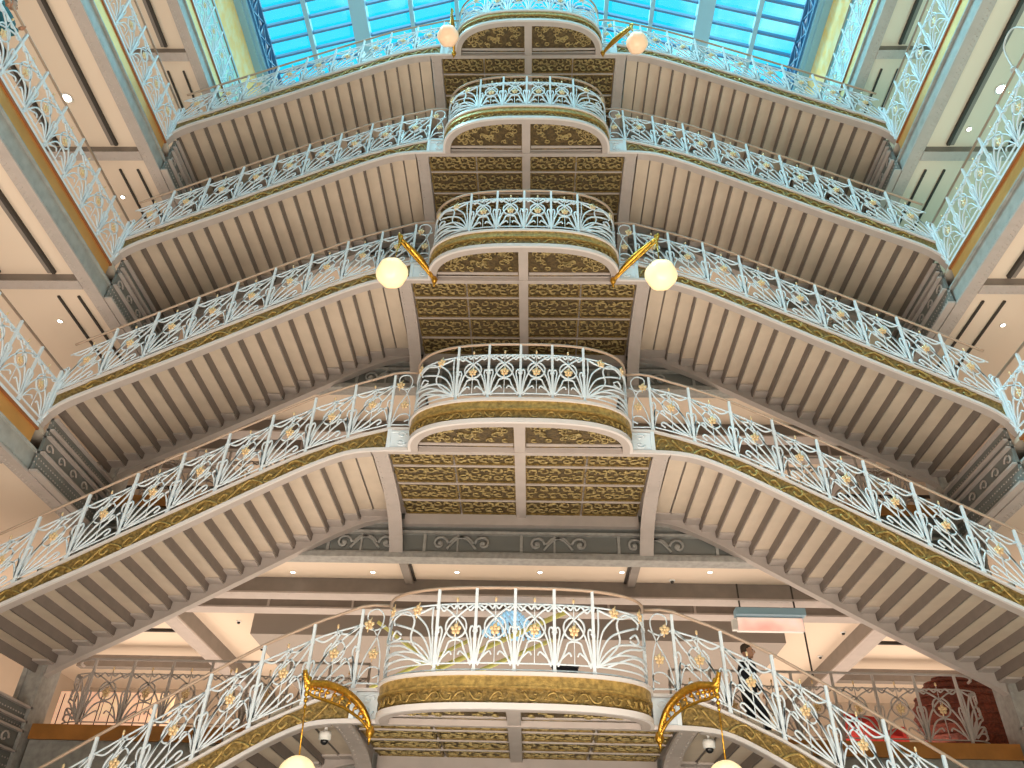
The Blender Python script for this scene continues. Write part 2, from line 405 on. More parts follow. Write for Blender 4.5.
bot = lambda x: table(BOTT, x) - EXT[0] * max(0, min(x, 8.6) - 3)
XS = [2.45 + .15 * i for i in range(45)] + [9.13, 9.18]
XS = sorted(set([2.75] + [x for x in XS]))
XS = sorted(set(round(x, 3) for x in XS if x <= 9.18))
botS = lambda x: bot(x) if x < 8.2 else bot(8.2) - .575 * (x - 8.2)
NST = 20; RUN = (9.10 - 2.76) / NST

def bay_curves(w, kind='mid'):
    """the scrollwork of one bay between two posts: (points, radius)"""
    c = []
    R_ = .0175
    if kind == 'mid':       # balcony and gallery bays, symmetric plant sprays
        for sg in (0, 1):
            f = (lambda u: u) if not sg else (lambda u: w - u)
            c.append(([(f(.03), .14), (f(.08), .40), (f(.22 * w / .7), .66), (f(w * .62), .86), (f(w - .05), .985)], R_))
            c.append(([(f(.02), .12), (f(.05), .40), (f(.08), .58), (f(.06), .66), (f(.02), .64), (f(.03), .58)], R_))
            c.append(([(f(.05), .10), (f(.16), .34), (f(w * .34), .44), (f(w * .5), .47)], R_))
            c.append(([(f(.03), .97), (f(w * .16), .90), (f(w * .30), .99), (f(w * .42), .93), (f(w * .48), .99)], R_))
            c.append(([(f(.04), .13), (f(w * .2), .22), (f(w * .36), .30), (f(w * .42), .25)], R_ * .9))
    elif kind == 'fan':     # wide end bays: a spray opening outwards from the right post
        for e, h, b in ((.06, .97, .03), (.30, .93, .10), (.55, .80, .2), (.85, .60, .3), (.97, .38, .36), (.97, .20, .4)):
            u1 = w - e * w
            c.append(([(w - .04, .12), (w - .04 - b * .35 * w, .12 + h * .35), (w - .04 - b * w, .12 + h * .62), (u1, h)], R_))
        c.append(([(w - .06, .13), (w * .70, .5), (w * .72, .8), (w * .60, .96), (w * .40, .9), (w * .42, .8)], R_))
        c.append(([(w - .05, .13), (w * .62, .42), (w * .34, .52), (w * .1, .72), (w * .03, .97)], R_))
        c.append(([(w * .95, .97), (w * .7, .88), (w * .45, .98), (w * .2, .9), (w * .03, .97)], R_))
        c.append(([(w * .55, .62), (w * .46, .70), (w * .40, .62), (w * .46, .55), (w * .55, .58)], R_))
        c.append(([(w * .85, .14), (w * .5, .34), (w * .2, .30), (w * .22, .2), (w * .4, .24)], R_))
        return c
    else:                   # raked bays: everything leans up towards the landing
        c.append(([(w - .03, .12), (w - .08, .40), (w * .62, .68), (w * .30, .86), (.04, .985)], R_))
        c.append(([(w - .05, .12), (w - .20, .34), (w * .42, .58), (w * .16, .76), (.03, .90)], R_))
        c.append(([(w - .04, .14), (w - .13, .46), (w * .52, .82), (w * .40, .97)], R_))
        c.append(([(w - .08, .10), (w * .55, .16), (w * .3, .26), (w * .22, .2), (w * .32, .15)], R_))
        c.append(([(.03, .14), (w * .16, .42), (w * .28, .52), (w * .34, .45)], R_))
        c.append(([(w - .06, .10), (w - .28, .24), (w * .36, .40), (w * .10, .50), (.05, .30), (.02, .12)], R_))
        c.append(([(.02, .12), (.05, .40), (.085, .58), (.06, .66), (.02, .63), (.03, .57)], R_))
        c.append(([(w - .02, .12), (w - .05, .40), (w - .085, .56), (w - .06, .64), (w - .02, .61)], R_))
        c.append(([(w - .05, .97), (w * .75, .88), (w * .55, .93), (w * .5, .99)], R_))
        c.append(([(w * .5, .97), (w * .3, .90), (w * .12, .93), (.03, .98)], R_))
    cc = w * .5
    c.append(([(cc + .155 * math.sin(a * PI / 6 + .4), .66 + .17 * math.cos(a * PI / 6 + .4)) for a in range(12)], R_))
    c.append(([(cc, .13), (cc, .6), (cc, 1.04)], .009))
    return c
def bay_mesh(name, w, f, kind='mid'):
    mb = MB()
    for pts, r in bay_curves(w, kind): mb.tube([f(u, v) for u, v in crom(pts, 4)], r, 4)
    if kind != 'fan': mb.ball(f(w * .5, 1.07), .022, 6, 1, (1, 1, 2))
    return mb
def flower_mesh():
    mb = MB()
    for i in range(5):
        a = 2 * PI * i / 5 + .3; mb.ball((.052 * math.cos(a), -.01, .052 * math.sin(a)), .036, 6, 0, (1, .45, 1))
    mb.ball((0, -.02, 0), .026, 6); mb.tube([(0, 0, .03), (.03, 0, .12)], .01, 4); mb.tube([(0, 0, -.03), (-.02, 0, -.12)], .01, 4)
    return mb.mesh('gilded_flower', FLOWER)
FLW = flower_mesh()
def post_mesh(h=1.24):
    mb = MB().box(-.022, .022, -.022, .022, 0, h).box(-.03, .03, -.03, .03, .0, .05).box(-.03, .03, -.028, .028, .94, 1.0).ball((0, 0, .58), .034, 6, 0, (1, 1, 1.5))
    return mb.mesh('post', RAIL)
POST = post_mesh()
def newel_mesh():
    mb = MB().box(-.03, .03, -.03, .03, -.02, 1.16).box(.05, .085, -.03, .03, .15, .9)
    mb.tube(crom([(.02, 0, .9), (.09, 0, 1.1), (.05, 0, 1.2), (-.02, 0, 1.16), (0, 0, 1.05)], 5), .022, 5)
    mb.tube(crom([(.07, 0, .15), (.03, 0, .05), (-.02, 0, .0)], 4), .022, 5)
    return mb.mesh('newel_post', RAIL)
NEWEL = newel_mesh()
XB = [2.47 + .739 * i for i in range(10)]

ORD = ['lowest', 'second-lowest', 'middle', 'second-highest', 'topmost']
def make_flight(s, k):
    side = 'left' if s < 0 else 'right'
    t = thing('stair_flight', '%s stair flight sloping down from the %s bow-fronted landing' % (side, ORD[k]), 'staircase', (0, 0, ZF[k]), 'stair flights seen from below')
    mb = MB()      # bronze frieze on the front string with leaf scrolls
    mb.strip([[(s * x, YF, bot(x) + .06), (s * x, YF, max(bot(x) + .07, top(x) - .045)), (s * x, YF + .06, max(bot(x) + .07, top(x) - .045)), (s * x, YF + .06, bot(x) + .06)] for x in XS if x > 2.74], 0)
    x = 2.99; i = 0
    while x < 8.5:
        zc = (top(x) + bot(x)) / 2; sg = 1 if i % 2 else -1
        pts = [(s * (x + u), YF - .012, (top(x + u) + bot(x + u)) / 2 + sg * v) for u, v in ((-.2, -.1), (-.08, .02), (.06, .11), (.17, .04), (.1, -.05), (.03, 0))]
        mb.tube(crom(pts, 3), .02, 4, 1)
        mb.ball((s * (x + .22), YF - .005, (top(x + .22) + bot(x + .22)) / 2 + sg * .07), .055, 6, 1, (1.2, .35, .6))
        x += .36; i += 1
    mb.build('string_frieze', [GOLDD, GOLD], t)
    mb = MB()      # lower flange, curving round the end
    mb.strip([[(s * x, YF - .05, bot(x) - .005), (s * x, YF - .05, bot(x) + .06), (s * x, YF - .0, bot(x) + .06), (s * x, YF - .0, bot(x) - .005)] for x in XS if x > 2.74], 0)
    mb.strip([[(s * x, YF - .0, bot(x)), (s * x, YF - .0, bot(x) + .05), (s * x, YF + .17, bot(x) + .05), (s * x, YF + .17, bot(x))] for x in XS if x > 2.73], 1)
    mb.strip([[(s * x, YF + .10, bot(x) + .05), (s * x, YF + .10, bot(x) + .16), (s * x, YF + .17, bot(x) + .16), (s * x, YF + .17, bot(x) + .05)] for x in XS if x > 2.73], 1)
    mb.build('lower_flange', [RIM, TAUPE], t)
    mb = MB()
    mb.strip([[(s * x, YF - .045, top(x) - .04), (s * x, YF - .045, top(x) + .005), (s * x, YF + .1, top(x) + .005), (s * x, YF + .1, top(x) - .04)] for x in XS if 2.74 < x < 9.1], 0)
    mb.build('upper_flange', RIM, t)
    for i in range(NST):
        x0 = 2.76 + RUN * i; x1 = x0 + RUN
        z0 = botS(x0) + .09 if i else botS(x0) + .05; z1 = botS(x1) + .09
        y0, y1 = YF + .14, YB - .04
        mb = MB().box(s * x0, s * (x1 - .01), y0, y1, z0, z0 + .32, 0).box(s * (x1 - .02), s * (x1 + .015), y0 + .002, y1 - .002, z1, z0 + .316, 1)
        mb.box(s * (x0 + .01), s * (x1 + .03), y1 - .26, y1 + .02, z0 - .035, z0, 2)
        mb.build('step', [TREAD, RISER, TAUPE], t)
    mb = MB()      # rear string: plate cut to the steps, flange below
    mb.strip([[(s * x, YB - .03, bot(x) - .02), (s * x, YB - .03, bot(x) + .40), (s * x, YB + .02, bot(x) + .40), (s * x, YB + .02, bot(x) - .02)] for x in XS if 2.73 < x < 9.0], 0)
    mb.strip([[(s * x, YB - .05, bot(x) - .05), (s * x, YB - .05, bot(x) - .01), (s * x, YB + .12, bot(x) - .01), (s * x, YB + .12, bot(x) - .05)] for x in XS if 2.73 < x < 9.0], 0)
    mb.build('rear_string', TAUPE, t)
    return t
def make_flight_rail(s, k):
    side = 'left' if s < 0 else 'right'
    t = thing('balustrade', 'white scrollwork balustrade on the %s flight below the %s landing' % (side, ORD[k]), 'balustrade', (0, 0, ZF[k]), 'stair balustrades')
    for i in range(9):
        x0 = XB[i]; wd = .739
        f = lambda u, v: (s * (x0 + u), YF, top(x0 + u) + v)
        bay_mesh('scroll_panel', wd, f, 'rake').build('scroll_panel', [RAIL, FLOWER], t)
        link('gilded_flower', FLW, t, (s * (x0 + wd * .5), YF - .01, top(x0 + wd * .5) + .64))
        link('post', POST, t, (s * x0, YF, top(x0)))
    link('newel_post', NEWEL, t, (s * 9.14, YF - .02, -4.2), (0, 0, 0 if s < 0 else PI))
    xs = [x for x in XS if x <= 9.16]
    mb = MB().tube([(s * x, YF, top(x) + .10) for x in xs], .014, 4).tube([(s * x, YF, top(x) + .985) for x in xs], .016, 4)
    mb.build('rail_bars', RAIL, t)
    pts = [(s * 2.03, YF, 1.30), (s * 2.3, YF, 1.31), (s * 2.5, YF, 1.28)] + [(s * x, YF, top(x) + 1.26) for x in xs if x > 2.8]
    MB().tube(pts, .026, 6).build('handrail', HAND, t)
    # scroll beside the balcony
    mb = MB()
    sc = lambda pts: mb.tube([(s * u, YF, v) for u, v in crom(pts, 5)], .014, 4)
    sc([(2.44, .05), (2.36, .45), (2.20, .80), (2.12, 1.10), (2.22, 1.24), (2.36, 1.20), (2.38, 1.08), (2.30, 1.02)])
    sc([(2.10, .06), (2.12, .5), (2.2, .8), (2.3, .95)]); sc([(2.44, .1), (2.3, .3), (2.15, .32), (2.10, .22), (2.2, .16)])
    sc([(2.08, .98), (2.25, .9), (2.45, .98)]); sc([(2.05, .08), (2.47, .08)])
    mb.build('end_scroll', RAIL, t)
    link('gilded_flower', FLW, t, (s * 2.34, YF - .02, .98)); link('gilded_flower', FLW, t, (s * 2.22, YF - .02, .52))
    return t
for s in (-1, 1):
    side = 'left' if s < 0 else 'right'
    EXT[0] = .075; make_flight(s, 0); make_flight_rail(s, 0)
    EXT[0] = .02; f0 = make_flight(s, 1); r0 = make_flight_rail(s, 1)
    for k in range(2, 5):
        dup(f0, (0, 0, ZF[k]), '%s stair flight sloping down from the %s bow-fronted landing' % (side, ORD[k]))
        dup(r0, (0, 0, ZF[k]), 'white scrollwork balustrade on the %s flight below the %s landing' % (side, ORD[k]))

# ------------------------------------------------------------------ landings
def arc(n=48, grow=0.0):
    P = []
    for i in range(n + 1):
        a = PI * i / n
        c_, s_ = math.cos(a), math.sin(a)
        x = -(LW + grow) * math.copysign(abs(c_) ** .72, c_); y = YF - (.98 + grow) * s_ ** .78
        P.append((x, y))
    return P
def arc_even(m_, grow=0.0):
    P = [Vector((x, y, 0)) for x, y in arc(200, grow)]
    L = [0]
    for a, b in zip(P, P[1:]): L.append(L[-1] + (b - a).length)
    def at(d):
        d = max(0, min(L[-1], d))
        for i in range(len(L) - 1):
            if d <= L[i + 1]:
                t = (d - L[i]) / max(1e-9, L[i + 1] - L[i]); return P[i].lerp(P[i + 1], t)
        return P[-1]
    return L[-1], at
def relief_panel(x0, x1, y0, y1, z, mb, seed, clip=None):
    """one cast soffit panel: frame, dark patina ground, leaf scrolls in relief hanging below it"""
    rnd = random.Random(seed)
    mb.box(x0, x1, y0, y1, z, z + .02, 0)
    for a in (y0, y1 - .03): mb.box(x0, x1, a, a + .03, z - .03, z, 2)
    for a in (x0, x1 - .03): mb.box(a, a + .03, y0, y1, z - .03, z, 2)
    n = max(2, int((x1 - x0) / .19)); h = (y1 - y0) * .5
    for i in range(n):
        cx = x0 + (i + .5) * (x1 - x0) / n; cy = (y0 + y1) / 2; sg = 1 if i % 2 else -1
        r = min(.11, h * .6)
        for q in (-1, 1):
            pts = [(cx + r * (1 - t / 11) * math.cos(t * .6 + q), cy + q * h * .38 + r * (1 - t / 11) * .8 * math.sin(t * .6 + q) * sg, z - .012) for t in range(9)]
            mb.tube(pts, .016, 4, 1)
        for j in range(9):
            a = rnd.uniform(0, 2 * PI)
            mb.ball((cx + .09 * math.cos(a), cy + h * .7 * math.sin(a), z - .01), .034, 6, 1, (1.3, .7, .4))
PMATS = [PATINA, RELIEF, GOLDD]
def make_landing(k):
    t = thing('stair_landing', '%s bow-fronted stair landing with gilded coffered underside' % ORD[k], 'landing', (0, 0, ZF[k]), 'bow-fronted stair landings')
    MB().box(-2.72, 2.72, YF + .1, YG - .06, -.10, 0).build('deck', TAUPE, t)
    # balcony deck
    A = arc()
    mb = MB(); mb.strip([[(x, y, z) for x, y in A] for z in (-.12, -.02)]); mb.build('balcony_deck', TAUPE, t)
    # soffit frame: front beam, middle beam, cross ribs, back beam, riveted side bands
    mb = MB().box(-2.74, 2.74, YF + .004, YF + .10, -.5, -.36).box(-.10, .10, YF + .1, YG - .1, -.49, -.34).box(-.10, .10, YF - .87, YF + .004, -.485, -.34)
    for y in (13.05, 13.74, 14.44): mb.box(-2.42, 2.42, y, y + .04, -.45, -.38)
    mb.box(-2.45, 2.45, YG - .2, YG - .08, -.66, -.36)
    mb.box(-1.85, 1.85, YF - .16, YF - .02, -.42, -.36)
    mb.box(-2.72, 2.72, YF + .1, YG - .1, -.37, -.33)
    mb.build('soffit_frame', TAUPE, t)
    rows = [(12.57, 13.04), (13.10, 13.73), (13.79, 14.43), (14.49, 15.09)]
    for j, (y0, y1) in enumerate(rows):
        for i, (x0, x1) in enumerate(((-2.42, -1.27), (-1.23, -.10), (.10, 1.23), (1.27, 2.42))):
            mb = MB(); relief_panel(x0, x1, y0, y1, -.40, mb, j * 7 + i)
            mb.build('soffit_panel', PMATS, t)
    for s in (-1, 1):      # the two panels under the balcony
        mb = MB(); z = -.40
        O = [(x, y) for x, y in arc(60, -.13) if s * x > .13 and y < YF - .07]
        O = [(s * .10, YF - .07)] + sorted(O, key=lambda p: math.atan2(YF - .07 - p[1], s * p[0] - .10)) + [(s * .10, YF - .98 + .13)]
        vs = [(x, y, z) for x, y in O] + [(x, y, z + .02) for x, y in O]; n = len(O)
        mb.add(vs, [tuple(range(n)), tuple(range(2 * n - 1, n - 1, -1))] + [(i, (i + 1) % n, n + (i + 1) % n, n + i) for i in range(n)], 0)
        rnd = random.Random(5)
        for i in range(90):
            u = rnd.uniform(.25, 1.72); v = rnd.uniform(.03, .74) * math.sqrt(max(0, 1 - (u / 1.85) ** 2.6))
            a = rnd.uniform(0, 6)
            mb.tube([(s * u + .08 * (1 - q / 9) * math.cos(a + q * .7), YF - .22 - v + .07 * (1 - q / 9) * math.sin(a + q * .7), z - .012) for q in range(7)], .015, 4, 1)
        mb.tube([(x, y, z - .01) for x, y in O] + [(O[0][0], O[0][1], z - .01)], .022, 4, 2)
        mb.build('balcony_soffit_panel', PMATS, t)
    # balcony fascia: lower rim ring, two-tier bronze band, upper rim
    def ring(ga, gb, z0, z1, mi=0, mb_=None):
        a = arc(48, ga); b = arc(48, gb)
        mb_.strip([[(p[0], p[1], z0), (p[0], p[1], z1), (q_[0], q_[1], z1), (q_[0], q_[1], z0)] for p, q_ in zip(a, b)], mi)
    mb = MB(); ring(.05, .0, -.505, -.42, 0, mb); ring(.0, -.13, -.5, -.44, 1, mb); ring(-.10, -.13, -.45, -.36, 1, mb); mb.build('lower_rim', [RIM, TAUPE], t)
    mb = MB(); ring(.0, -.06, -.42, -.20, 0, mb); ring(.035, -.02, -.21, -.05, 1, mb); ring(.05, 0, -.215, -.19, 1, mb)
    a = arc(60, .01)
    for i in range(3, 57, 2):
        x, y = a[i]; sg = 1 if i % 4 == 1 else -1
        dx, dy = a[i + 1][0] - a[i - 1][0], a[i + 1][1] - a[i - 1][1]; L = math.hypot(dx, dy); dx /= L; dy /= L
        mb.tube(crom([(x + dx * u, y + dy * u - .008, -.32 + sg * v) for u, v in ((-.09, -.05), (-.02, .04), (.06, .05), (.09, -.02), (.04, -.03))], 3), .012, 4, 1)
    mb.build('balcony_fascia', [GOLDD, GOLD], t)
    mb = MB(); ring(.07, -.08, -.05, .0, 0, mb); mb.build('upper_rim', RIM, t)
    for s in (-1, 1):      # carved corner blocks
        mb = MB().box(s * 2.06, s * 2.47, YF - .02, YF + .12, -.45, -.05)
        mb.box(s * 2.40, s * 2.47, YF - .05, YF, -.45, -.045)
        for cz, q in ((-.16, 1), (-.33, -1)):
            mb.tube([(s * 2.2 + .09 * (1 - t_ / 13) * math.cos(t_ * .6), YF - .03, cz + .07 * (1 - t_ / 13) * q * math.sin(t_ * .6)) for t_ in range(11)], .016, 4)
        mb.box(s * 2.05, s * 2.4, YF - .035, YF - .02, -.10, -.07)
        mb.build('corner_block', RAIL, t)
        X2 = [2.04, 2.3, 2.47, 2.55, 2.65, 2.75]
        mb = MB().strip([[(s * x, YF, bot(x) + .06), (s * x, YF, top(x) - .045), (s * x, YF + .06, top(x) - .045), (s * x, YF + .06, bot(x) + .06)] for x in X2 if x >= 2.47], 0)
        mb.tube(crom([(s * x, YF - .012, -.27 + z) for x, z in ((2.5, -.08), (2.56, .06), (2.66, .08), (2.72, -.02), (2.66, -.08))], 3), .016, 4, 1)
        mb.build('string_frieze', [GOLDD, GOLD], t)
        mb = MB().strip([[(s * x, YF - .05, bot(x) - .005), (s * x, YF - .05, bot(x) + .06), (s * x, YF, bot(x) + .06), (s * x, YF, bot(x) - .005)] for x in X2], 0)
        mb.strip([[(s * x, YF - .045, top(x) - .04), (s * x, YF - .045, top(x) + .005), (s * x, YF + .1, top(x) + .005), (s * x, YF + .1, top(x) - .04)] for x in X2], 0)
        mb.build('string_edges', RIM, t)
        # curved riveted bracket that carries the landing off the girder
        prof = crom([(YF + .1, -.50), (13.2, -.51), (14.0, -.56), (14.6, -.72), (15.0, -.98), (15.22, -1.26)], 4)
        mb = MB().strip([[(s * 2.44, y, z), (s * 2.72, y, z), (s * 2.72, y, z + .04), (s * 2.44, y, z + .04)] for y, z in prof], 0)
        mb.strip([[(s * 2.56, y, z + .03), (s * 2.60, y, z + .03), (s * 2.60, y, -.36), (s * 2.56, y, -.36)] for y, z in prof], 0)
        rv = [p for p in prof[1:]]
        rivets(mb, [(s * 2.49, y, z) for y, z in rv] + [(s * 2.67, y, z) for y, z in rv], .02)
        mb.build('bracket', TAUPE, t)
    return t
def make_balcony_rail(k):
    t = thing('balcony_balustrade', 'bow-shaped white scrollwork balustrade on the %s landing' % ORD[k], 'balustrade', (0, 0, ZF[k]), 'balcony balustrades')
    LT, at = arc_even(0)
    ends = [0] + [LT * .27 + i * (LT * .46 / 4) for i in range(5)] + [LT]
    for i in range(6):
        d0, d1 = ends[i], ends[i + 1]; wd = d1 - d0
        if i == 0: f = lambda u, v: (at(d0 + u).x, at(d0 + u).y, v); kd = 'fan'
        elif i == 5: f = lambda u, v: (at(d1 - u).x, at(d1 - u).y, v); kd = 'fan'
        else: f = lambda u, v: (at(d0 + u).x, at(d0 + u).y, v); kd = 'mid'
        bay_mesh('scroll_panel', wd, f, kd).build('scroll_panel', [RAIL, FLOWER], t)
        for fr, v in (((.5, .62),) if kd == 'mid' else (((.35, 1.03), (.75, .95)) if i == 0 else ((.65, 1.03), (.25, .95)))):
            p = at(d0 + wd * fr); q_ = at(d0 + wd * fr + .02) - p
            link('gilded_flower', FLW, t, (p.x, p.y, v), (0, 0, math.atan2(q_.y, q_.x)))
    for i, d in enumerate(ends):
        p = at(d)
        link('post', POST, t, (p.x, p.y, 0))
    N = 60
    mb = MB()
    for v, r in ((.04, .012), (.13, .013), (1.0, .015)): mb.tube([(at(LT * i / N).x, at(LT * i / N).y, v) for i in range(N + 1)], r, 4)
    mb.build('rail_bars', RAIL, t)
    MB().tube([(at(LT * i / N).x, at(LT * i / N).y, 1.25) for i in range(N + 1)], .026, 6).build('handrail', HAND, t)
    return t
l0 = make_landing(0); b0 = make_balcony_rail(0)
for k in range(1, 5):
    dup(l0, (0, 0, ZF[k]), '%s bow-fronted stair landing with gilded coffered underside' % ORD[k])
    dup(b0, (0, 0, ZF[k]), 'bow-shaped white scrollwork balustrade on the %s landing' % ORD[k])

# ------------------------------------------------------------------ gallery balustrades
GW = .76
GBAY = {}
def side_rail(s, y1, n, z, label):
    t = thing('gallery_balustrade', label, 'balustrade', (s * XG, y1, z), 'side gallery balustrades')
    if s not in GBAY:
        me = bay_mesh('scroll_panel', GW, lambda u, v: (0, -u, v), 'mid').mesh('scroll_panel', [RAIL, FLOWER]); GBAY[s] = me
    for i in range(n):
        link('scroll_panel', GBAY[s], t, (0, -i * GW, 0))
        link('gilded_flower', FLW, t, (0, -(i + .5) * GW, .62), (0, 0, PI / 2))
        link('post', POST, t, (0, -i * GW, 0))
    L = n * GW
    mb = MB().box(-.012, .012, -L, 0, .09, .115).box(-.012, .012, -L, 0, .97, 1.0).box(-.03, .03, -L, 0, -.09, -.03)
    mb.build('rail_bars', RAIL, t)
    MB().tube([(0, .05, 1.25), (0, -L, 1.25)], .026, 6).build('handrail', HAND, t)
    return t
side_words = ['', 'just above the lowest side opening', 'at mid height', 'second from the top', 'topmost under the skylight']
for s in (-1, 1):
    side = 'left' if s < 0 else 'right'
    for k in range(1, 5):
        side_rail(s, 12.38 if k < 4 else 15.0, 14 if k < 4 else 17, ZF[k], 'white scrollwork gallery balustrade on the %s side, %s' % (side, ['', 'lowest of the four', 'second from the bottom', 'second from the top', 'topmost under the skylight'][k]))
RAILD = RAIL
BM = bay_mesh('scroll_panel', GW, lambda u, v: (u, 0, v), 'mid').mesh('scroll_panel', [TAUPE, FLOWER])  # taupe in place of rail paint: back gallery shade put into the colour
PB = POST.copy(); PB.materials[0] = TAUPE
def back_rail(s, k):
    side = 'left' if s < 0 else 'right'
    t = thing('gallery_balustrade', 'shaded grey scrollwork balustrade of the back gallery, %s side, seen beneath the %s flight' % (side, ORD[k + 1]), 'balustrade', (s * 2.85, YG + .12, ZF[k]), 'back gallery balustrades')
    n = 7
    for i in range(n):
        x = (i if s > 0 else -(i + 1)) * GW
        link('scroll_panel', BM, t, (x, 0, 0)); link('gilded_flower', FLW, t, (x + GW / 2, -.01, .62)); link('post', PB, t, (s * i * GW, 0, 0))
    L = n * GW
    pth = [(0, 0)] + [(s * (L + .5 * math.sin(a * PI / 12)), .5 * (1 - math.cos(a * PI / 12))) for a in range(0, 7)]
    mb = MB()
    for v in (.1, .98): mb.tube([(x, y, v) for x, y in pth], .014, 4)
    # spray panel in the rounded end
    at2 = lambda u: (s * (L + .5 * math.sin(u / .8 * PI / 2)), .5 * (1 - math.cos(u / .8 * PI / 2)))
    for pts, r in bay_curves(.8, 'fan'): mb.tube([(*at2(.8 - u), v) for u, v in crom(pts, 4)], r, 4)
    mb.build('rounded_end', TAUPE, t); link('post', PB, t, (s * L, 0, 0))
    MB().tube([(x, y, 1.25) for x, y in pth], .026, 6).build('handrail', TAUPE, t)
for k in range(0, 3):
    for s in (-1, 1): back_rail(s, k)

# ------------------------------------------------------------------ bracket lamps
def lamp(k, s, tip, globe, gm, label, gr=.30, style=0):
    root = Vector((s * 2.12, YF - .06, ZL[k] - .12)) if style == 0 else Vector((s * (1.90 if k == 2 else 2.06), YF - .12, ZL[k] - .10)); tip = Vector(tip); globe = Vector(globe)
    t = thing('bracket_lamp', label, 'lamp', root, 'gilded bracket lamps')
    d = tip - root; up = Vector((0, 0, 1))
    mb = MB()
    hor = Vector((d.x, d.y, 0))
    if style == 0: ctrl = [root, root + hor * .06 + up * d.z * .35, root + hor * .20 + d.z * up * .72, root + hor * .44 + up * (d.z * 1.0), root + hor * .70 + up * (d.z * 1.08), root + hor * .88 + up * (d.z * 1.02), tip, tip + hor * .07 + up * .15]
    else: ctrl = [root, root + d * .3 + up * .06, root + d * .65 + up * .05, tip, tip + d * .05 + up * .06]
    P = crom([tuple(c - root) for c in ctrl], 7); n = len(P)
    mb.tube(P, [(.03 + .03 * math.sin(PI * i / n)) if style == 0 else (.025 + .06 * math.sin(PI * min(1, i / n * 1.3)) ** 2 * (1 - .5 * i / n)) for i in range(n)], 8)
    lo = [tuple(Vector(p) - up * (.02 + (.20 if style == 0 else .10) * math.sin(PI * i / (n - 1)))) for i, p in enumerate(P)]
    mb.tube(lo, .024, 6)
    for i in range(3, n - 3, 3):   # leaves and scrolls between the two stems
        a = Vector(P[i]); b = Vector(lo[min(n - 1, i + 2)])
        mb.tube([a, (a + b) / 2 + Vector((.02 * s, -.03, 0)), b], .014, 5)
        mb.ball(tuple((a + b) / 2), .032, 6, 0, (1.2, 1.2, .8))
    mb.ball((0, 0, 0), .07, 8, 0, (1, 1, 1.4)); mb.tube([(0, 0, 0), (0, .02, -.18)], [.05, .008], 6)
    mb.build('arm', LAMPG, t)
    tl = tip - root; g = globe - root
    mb = MB()
    for j in range(4):   # twisted leaf collar under the tip
        mb.ball(tuple(tl + (g - tl) * (.06 + .07 * j)), .045 - .006 * j, 6, 0, (1, 1, 1.3))
    mb.ball(tuple(tl + up * .04), .05, 8)
    mb.build('collar', LAMPG, t)
    MB().tube([tuple(tl), tuple(g + up * gr * .9)], .012, 5).build('rod', LAMPG, t)
    gb = MB(); secs = []
    for i in range(25):
        a = PI * i / 24; rr = gr * max(.02, math.sin(a)); zz = -gr * math.cos(a)
        secs.append([(g.x + rr * (1 + .035 * math.cos(6 * 2 * PI * j / 48)) * math.cos(2 * PI * j / 48), g.y + rr * (1 + .035 * math.cos(6 * 2 * PI * j / 48)) * math.sin(2 * PI * j / 48), g.z + zz) for j in range(48)])
    gb.strip(secs, 0, True); gb.build('globe', gm, t)
    return t
lamp(0, -1, Vector((-2.913, 11.5, 4.733)), Vector((-2.86, 11.5, 3.523)), GLOBE, 'gilded swan-neck bracket lamp left of the lowest landing, globe cut off below', .25, 0)
lamp(0, 1, Vector((2.835, 11.5, 4.814)), Vector((2.835, 11.5, 3.581)), GLOBE, 'gilded swan-neck bracket lamp right of the lowest landing, globe cut off below', .25, 0)
lamp(2, -1, Vector((-2.551, 11.5, 13.727)), Vector((-2.6, 11.4, 12.625)), GLOBE, 'gilded bracket lamp with glowing cream globe left of the middle landing', .31, 1)
lamp(2, 1, Vector((2.739, 11.5, 13.751)), Vector((2.729, 11.4, 12.603)), GLOBE, 'gilded bracket lamp with glowing cream globe right of the middle landing', .31, 1)
lamp(4, -1, Vector((-2.072, 11.4, 22.402)), Vector((-2.055, 11.2, 20.871)), GLOBEP, 'gilded bracket lamp with peach globe left of the topmost landing', .27, 1)
lamp(4, 1, Vector((2.723, 11.4, 21.66)), Vector((2.78, 11.2, 20.511)), GLOBEP, 'gilded bracket lamp with peach globe right of the topmost landing', .27, 1)

# ------------------------------------------------------------------ downlights, detectors, cameras
def downlight(x, y, z, label, r=.06, group='recessed ceiling downlights'):
    t = thing('downlight', label, 'ceiling light', (x, y, z), group)
    MB().lathe([(r * 1.35, 0), (r * 1.35, -.012), (r, -.015), (r, 0)], n=16).build('bezel', WHITE, t)
    MB().lathe([(.001, -.008), (r * .95, -.008), (r * .95, -.004)], n=16).build('lens', LIT, t)
zc1 = ZF[1] - 1.04
for x, y, w_ in ((-5.154, 16.846, 'nearest the left stair flight'), (-3.328, 16.776, 'left of the left ceiling rib'), (-1.435, 16.703, 'between the ribs, leftmost'), (0.412, 16.632, 'between the ribs, near the middle'), (2.214, 16.563, 'between the ribs, beside the right rib'), (4.123, 16.49, 'right of the right ceiling rib')):
    downlight(x, y, zc1, 'small downlight in the ceiling behind the lowest landing, ' + w_, .05)
for x, y, k, w_ in ((-10.61, 10.718, 3, 'bright downlight in the left ceiling second from the top'), (10.541, 10.537, 3, 'bright downlight in the right ceiling second from the top'), (10.302, 11.582, 3, 'small downlight beside the dark channel in the right ceiling second from the top'), (-10.607, 13.603, 2, 'small downlight in the left ceiling above the middle flight foot'), (10.565, 13.538, 2, 'small downlight in the right ceiling above the middle flight foot'), (-10.531, 13.654, 3, 'small downlight near the corner of the left ceiling second from the top')):
    downlight(x, y, ZF[k] - .73, w_, .10 if 'bright' in w_ else .05)
